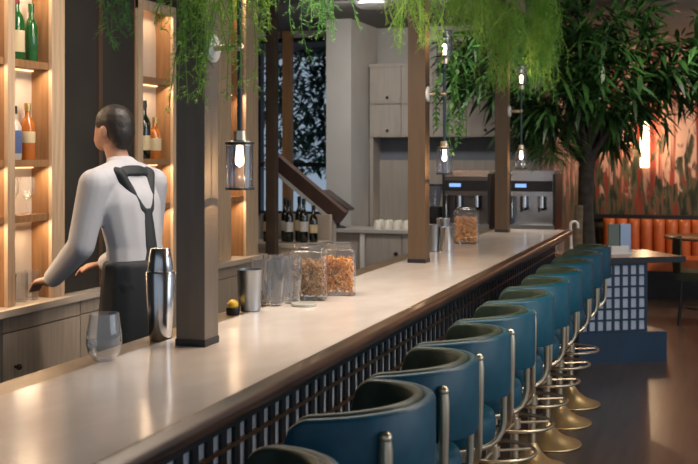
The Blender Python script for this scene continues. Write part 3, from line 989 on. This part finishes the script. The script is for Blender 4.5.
def leaf_at(bm, base, d, L, W, rnd, droop=.35):
    d = d.normalized()
    side = d.cross(Vector((0, 0, 1)))
    if side.length < .05:
        side = Vector((1, 0, 0))
    side = (side.normalized() + Vector((rnd.uniform(-.4, .4), rnd.uniform(-.4, .4), rnd.uniform(-.5, .5)))).normalized()
    prev = None
    for q, wq in ((0, .15), (.3, 1), (.65, .8), (1, .04)):
        pnt = base + d * L * q + Vector((0, 0, -droop * L * q * q))
        cur = (bm.verts.new(pnt - side * W * wq), bm.verts.new(pnt + side * W * wq))
        if prev:
            bm.faces.new((prev[0], prev[1], cur[1], cur[0]))
        prev = cur


# tree with long narrow leaves
rnd = random.Random(21)
tree = thing('potted_tree', 'tall leafy indoor tree with dark trunk behind the end counter', 'tree', (-1.13, 10.30, 0))
MB().lathe([(0, 0), (.17, 0), (.19, .01), (.22, .40), (.20, .42), (.19, .36), (0, .36)], 28).build('pot', blackmat, tree)
trk = MB()
trk.tube([(0, 0, .34), (.01, 0, .7), (-.02, 0, 1.2), (-.01, .0, 1.55), (.02, .02, 1.72)], [.085, .075, .068, .072, .06], 12)
brs = []
for k in range(11):
    a = 2 * PI * k / 11 + rnd.uniform(-.2, .2)
    r = rnd.uniform(.45, 1.0)
    e = Vector((r * math.cos(a) * .95 + .05, r * math.sin(a) * .8, rnd.uniform(1.95, 2.75)))
    s_ = Vector((-.01, 0, rnd.uniform(1.5, 1.7)))
    mid = s_.lerp(e, .45) + Vector((0, 0, .18))
    trk.tube([s_, mid, e], [.032, .022, .010], 8)
    brs.append((s_, mid, e))
trk.build('trunk', bark, tree)
MB().tube([(-.075, -.075, .34), (-.08, -.08, .8), (-.07, -.075, 1.15), (-.065, -.07, 1.22)], [.045, .045, .04, .036], 12).build('stem', barklight, tree)
fo = MB()
for k in range(500):
    if k < 330:
        # clusters in the crown
        while True:
            v = Vector((rnd.uniform(-1, 1), rnd.uniform(-1, 1), rnd.uniform(-1, 1)))
            if (abs(v.x) ** 3 + abs(v.y) ** 3 + abs(v.z) ** 3) < 1 and v.length > .35:
                break
        c = Vector((v.x * 1.30 - .02, v.y * .80, 2.42 + v.z * .62))
        if mnoise.noise(c * 2.2) < -.12:
            continue
        if (c.z < 2.15 and c.x < -.6) or (c.z < 1.98 and (c.x > .15 or abs(c.x) < .45)):
            continue
    else:
        s_, mid, e = brs[rnd.randrange(len(brs))]
        c = mid.lerp(e, rnd.uniform(.35, 1)) + Vector((rnd.uniform(-.2, .2), rnd.uniform(-.2, .2), rnd.uniform(-.15, .25)))
    if c.z < 2.2 and c.x < -.6:
        continue
    c.z = min(c.z, 2.96)
    outd = Vector((c.x, c.y, (c.z - 2.2) * .6))
    outd = outd.normalized() if outd.length > .01 else Vector((1, 0, 0))
    for q in range(13):
        d = outd * .7 + Vector((rnd.uniform(-1, 1), rnd.uniform(-1, 1), rnd.uniform(-.9, .6)))
        L = rnd.uniform(.17, .30)
        leaf_at(fo.bm, c + Vector((rnd.uniform(-.06, .06), rnd.uniform(-.06, .06), rnd.uniform(-.06, .06))), d, L, L * .082, rnd)
fo.build('foliage', leafm, tree, smooth=False, recalc=False)

# light green arching shoot low on the trunk
fo = MB()
for k in range(26):
    a = rnd.uniform(0, 2 * PI)
    s_ = Vector((-.30, -.18, rnd.uniform(1.62, 1.78)))
    for q in range(9):
        dd = Vector((math.cos(a), math.sin(a), rnd.uniform(.1, .7)))
        pnt = s_ + dd * (.004 + .03 * q)
        leaf_at(fo.bm, pnt, dd + Vector((rnd.uniform(-.5, .5), rnd.uniform(-.5, .5), -.1)), rnd.uniform(.12, .2), .010, rnd, .8)
pf = fo.build('young_shoot', mat('palm_leaf', (.05, .14, .03), .4, scale=8, col2=(.20, .30, .09)), tree, smooth=False, recalc=False)
pf['label'] = 'light green arching young leaves'

# trailing vine on the middle sconce
vi = MB()
for s_ in range(7):
    x0, y0 = -1.455 + rnd.uniform(-.04, .08), 6.09 + rnd.uniform(-.05, .09)
    z1 = rnd.uniform(1.68, 1.85)
    z = 2.16 + .02 * s_
    pts = []
    while z > z1:
        pts.append((x0 + .025 * math.sin(z * 9 + s_), y0 + .03 * math.cos(z * 7 + s_ * 2), z))
        z -= .03
    vi.tube(pts, .0022, 5)
    for p_ in pts[::1]:
        for q in range(2):
            leaf_at(vi.bm, Vector(p_), Vector((rnd.uniform(-1, 1), rnd.uniform(-1, 1), rnd.uniform(-.8, .1))), rnd.uniform(.025, .042), .010, rnd, .3)
tag(vi.build('trailing_vine', vinem, smooth=False, recalc=False), 'green vine trailing down beside the middle column lamp', 'plant')

# shrubs outside the window
for k, (x, y_, h, lab) in enumerate([(-7.5, 13.4, 3.4, 'leafy garden tree outside the window, left'), (-4.8, 13.9, 3.4, 'leafy garden tree outside the window, right')]):
    t = thing('garden_tree', lab, 'tree', (x, y_, 0), 0, 'trees outside the window')
    MB().tube([(0, 0, 0), (.05, 0, 1.5), (0, 0, 2.4)], [.06, .05, .03], 8).build('trunk', bark, t)
    fo = MB()
    for q in range(3800):
        c = Vector((max(-1.1, min(1.1, rnd.gauss(0, .6))), max(-.6, min(.6, rnd.gauss(0, .3))), rnd.uniform(1.45, h)))
        leaf_at(fo.bm, c, Vector((rnd.uniform(-1, 1), rnd.uniform(-1, 1), rnd.uniform(-.6, .6))), rnd.uniform(.10, .18), .03, rnd)
    fo.build('foliage', mat('garden_leaf', (.012, .045, .03), .4, scale=6, col2=(.06, .16, .11)), t, smooth=False, recalc=False)


# ------------------------------------------------------------------ bartender
def hull(bm_t, pts):
    b = bmesh.new()
    for p_ in pts:
        b.verts.new(p_)
    r = bmesh.ops.convex_hull(b, input=b.verts)
    junk = list({e for e in r['geom_interior'] + r['geom_unused'] if isinstance(e, bmesh.types.BMVert)})
    bmesh.ops.delete(b, geom=junk, context='VERTS')
    me = bpy.data.meshes.new('t')
    b.to_mesh(me)
    b.free()
    bm_t.from_mesh(me)
    bpy.data.meshes.remove(me)


SPH = [Vector((math.cos(a) * math.cos(b_), math.sin(a) * math.cos(b_), math.sin(b_))) for b_ in [-PI / 2 + PI * i / 8 for i in range(9)] for a in [2 * PI * j / 14 for j in range(14)]]


def ell(c, r):
    r = r if isinstance(r, tuple) else (r, r, r)
    return [Vector((c[0] + s.x * r[0], c[1] + s.y * r[1], c[2] + s.z * r[2])) for s in SPH]


def body_mesh(name, segs, m, parent, grow=0.0, voxel=.008, smooth_it=4):
    b = bmesh.new()
    for seg in segs:
        pts = []
        for c, r in seg:
            r = r if isinstance(r, tuple) else (r, r, r)
            pts += ell(c, tuple(q + grow for q in r))
        hull(b, pts)
    me = bpy.data.meshes.new(name)
    b.to_mesh(me)
    b.free()
    o = bpy.data.objects.new(name, me)
    COL.objects.link(o)
    rm = o.modifiers.new('r', 'REMESH')
    rm.mode = 'VOXEL'
    rm.voxel_size = voxel
    sm = o.modifiers.new('s', 'SMOOTH')
    sm.factor = .5
    sm.iterations = smooth_it
    dg = bpy.context.evaluated_depsgraph_get()
    me2 = bpy.data.meshes.new_from_object(o.evaluated_get(dg))
    o.modifiers.clear()
    o.data = me2
    bpy.data.meshes.remove(me)
    me2.materials.clear()
    me2.materials.append(m)
    me2.shade_smooth()
    me2.name = name
    o.parent = parent
    return o


# local frame: x forward, y to his left, z up
per = thing('person', 'bartender in white shirt and dark apron, back turned, working at back bar', 'person', (-2.60, 4.66, 0.15), PI * .93)
PV, CH, NK = (0, 0, .95), (.06, 0, 1.30), (.10, 0, 1.47)
torso = [[((0, 0, .96), (.11, .16, .10)), ((.02, 0, 1.10), (.10, .145, .08))],
         [((.02, 0, 1.10), (.10, .145, .08)), ((.06, 0, 1.30), (.115, .175, .09))],
         [((.06, 0, 1.30), (.115, .175, .09)), ((.085, 0, 1.41), (.08, .16, .05))],
         [((.085, .17, 1.40), .062), ((.09, 0, 1.45), .06), ((.085, -.17, 1.40), .062)]]
LSH, LEL, LWR = (.085, .20, 1.39), (.12, .25, 1.11), (.34, .22, .94)
RSH, REL, RWR = (.085, -.20, 1.39), (.15, -.255, 1.12), (.36, -.15, .98)
arms = [[(LSH, .060), (LEL, .046)], [(LEL, .045), (LWR, .029)], [(RSH, .060), (REL, .046)], [(REL, .045), (RWR, .029)]]
legs = []
for sg in (1, -1):
    legs += [[((0, .09 * sg, .93), (.095, .085, .09)), ((.02, .10 * sg, .50), .055)], [((.02, .10 * sg, .50), .055), ((-.02, .11 * sg, .09), .036)]]
feet = []
for sg in (1, -1):
    feet += [[((-.03, .11 * sg, .045), (.045, .04, .043)), ((.14, .12 * sg, .035), (.07, .045, .033))]]
head = [[((.10, 0, 1.45), .055), ((.145, 0, 1.56), .052)],
        [((.155, 0, 1.66), (.095, .075, .10)), ((.215, 0, 1.60), (.045, .05, .055))],
        [((.255, 0, 1.635), (.016, .013, .02)), ((.262, 0, 1.60), (.016, .016, .012))],
        [((.15, .077, 1.635), (.022, .010, .032)), ((.145, .08, 1.645), (.018, .008, .024))],
        [((.15, -.077, 1.635), (.022, .010, .032)), ((.145, -.08, 1.645), (.018, .008, .024))]]


def hand(wr, fwd, sg):
    f = Vector(fwd).normalized()
    s_ = Vector((-f.y, f.x, 0)).normalized() * sg
    w_ = Vector(wr)
    pm = w_ + f * .075
    out = [[(tuple(w_), (.026, .026, .020)), (tuple(pm + s_ * .018), (.020, .020, .013)), (tuple(pm - s_ * .022), (.020, .020, .013))]]
    for q, ln in enumerate((.060, .072, .076, .066)):
        b0 = pm + s_ * (-.028 + .019 * q)
        k1 = b0 + f * ln * .55 + Vector((0, 0, -.012))
        k2 = k1 + f * ln * .40 + Vector((0, 0, -.030))
        out += [[(tuple(b0), .0095), (tuple(k1), .009)], [(tuple(k1), .009), (tuple(k2), .0075)]]
    t0 = w_ + f * .03 + s_ * .028
    t1 = t0 + f * .035 + s_ * .022 + Vector((0, 0, -.012))
    t2 = t1 + f * .030 + s_ * -.002 + Vector((0, 0, -.014))
    out += [[(tuple(t0), .013), (tuple(t1), .011)], [(tuple(t1), .011), (tuple(t2), .009)]]
    return out


hands = hand(LWR, (.95, -.1, -.15), -1) + hand(RWR, (.95, .25, -.1), 1)
body_mesh('body', torso + arms + legs + feet + head + hands, skin, per, 0.0, .007, 3)
LCU = tuple(Vector(LEL).lerp(Vector(LWR), .93))
RCU = tuple(Vector(REL).lerp(Vector(RWR), .93))
sleeves = [[(LSH, .066), (LEL, .054)], [(LEL, .054), (LCU, .036)], [(RSH, .066), (REL, .054)], [(REL, .054), (RCU, .036)]]
collar = [[((.10, 0, 1.475), (.060, .064, .012)), ((.108, 0, 1.505), (.058, .060, .012))]]
body_mesh('shirt', torso + sleeves + collar, shirtm, per, .010, .009, 4)
body_mesh('trousers', legs + [[((0, 0, .95), (.11, .155, .07)), ((0, 0, 1.0), (.105, .150, .03))]], trouserm, per, .010, .010, 4)
body_mesh('shoe', feet, blackmat, per, .006, .008, 2)
# hair: cap over skull and nape
body_mesh('hair', [[((.145, 0, 1.685), (.100, .083, .085)), ((.100, 0, 1.62), (.050, .068, .05))], [((.085, 0, 1.64), (.04, .06, .05)), ((.085, 0, 1.575), (.022, .045, .02))]], hairm, per, .002, .008, 3)
# apron: back straps, neck strap and skirt wrapped round the hips
body_mesh('apron_skirt', [[((.005, 0, 1.02), (.13, .18, .03)), ((.02, 0, .62), (.15, .20, .03))]], apronm, per, .006, .012, 3)
body_mesh('apron_strap', [[((.090, .0, 1.462), (.088, .115, .020)), ((.085, 0, 1.44), (.098, .13, .02))],
                          [((.085, .105, 1.44), (.092, .034, .035)), ((.060, .025, 1.27), (.131, .050, .03))],
                          [((.085, -.105, 1.44), (.092, .034, .035)), ((.060, -.025, 1.27), (.131, .050, .03))],
                          [((.060, 0, 1.27), (.131, .070, .03)), ((.02, 0, 1.08), (.124, .070, .02))],
                          [((.02, 0, 1.08), (.124, .070, .02)), ((.005, 0, .99), (.132, .120, .03))]], apronm, per, .004, .008, 4)
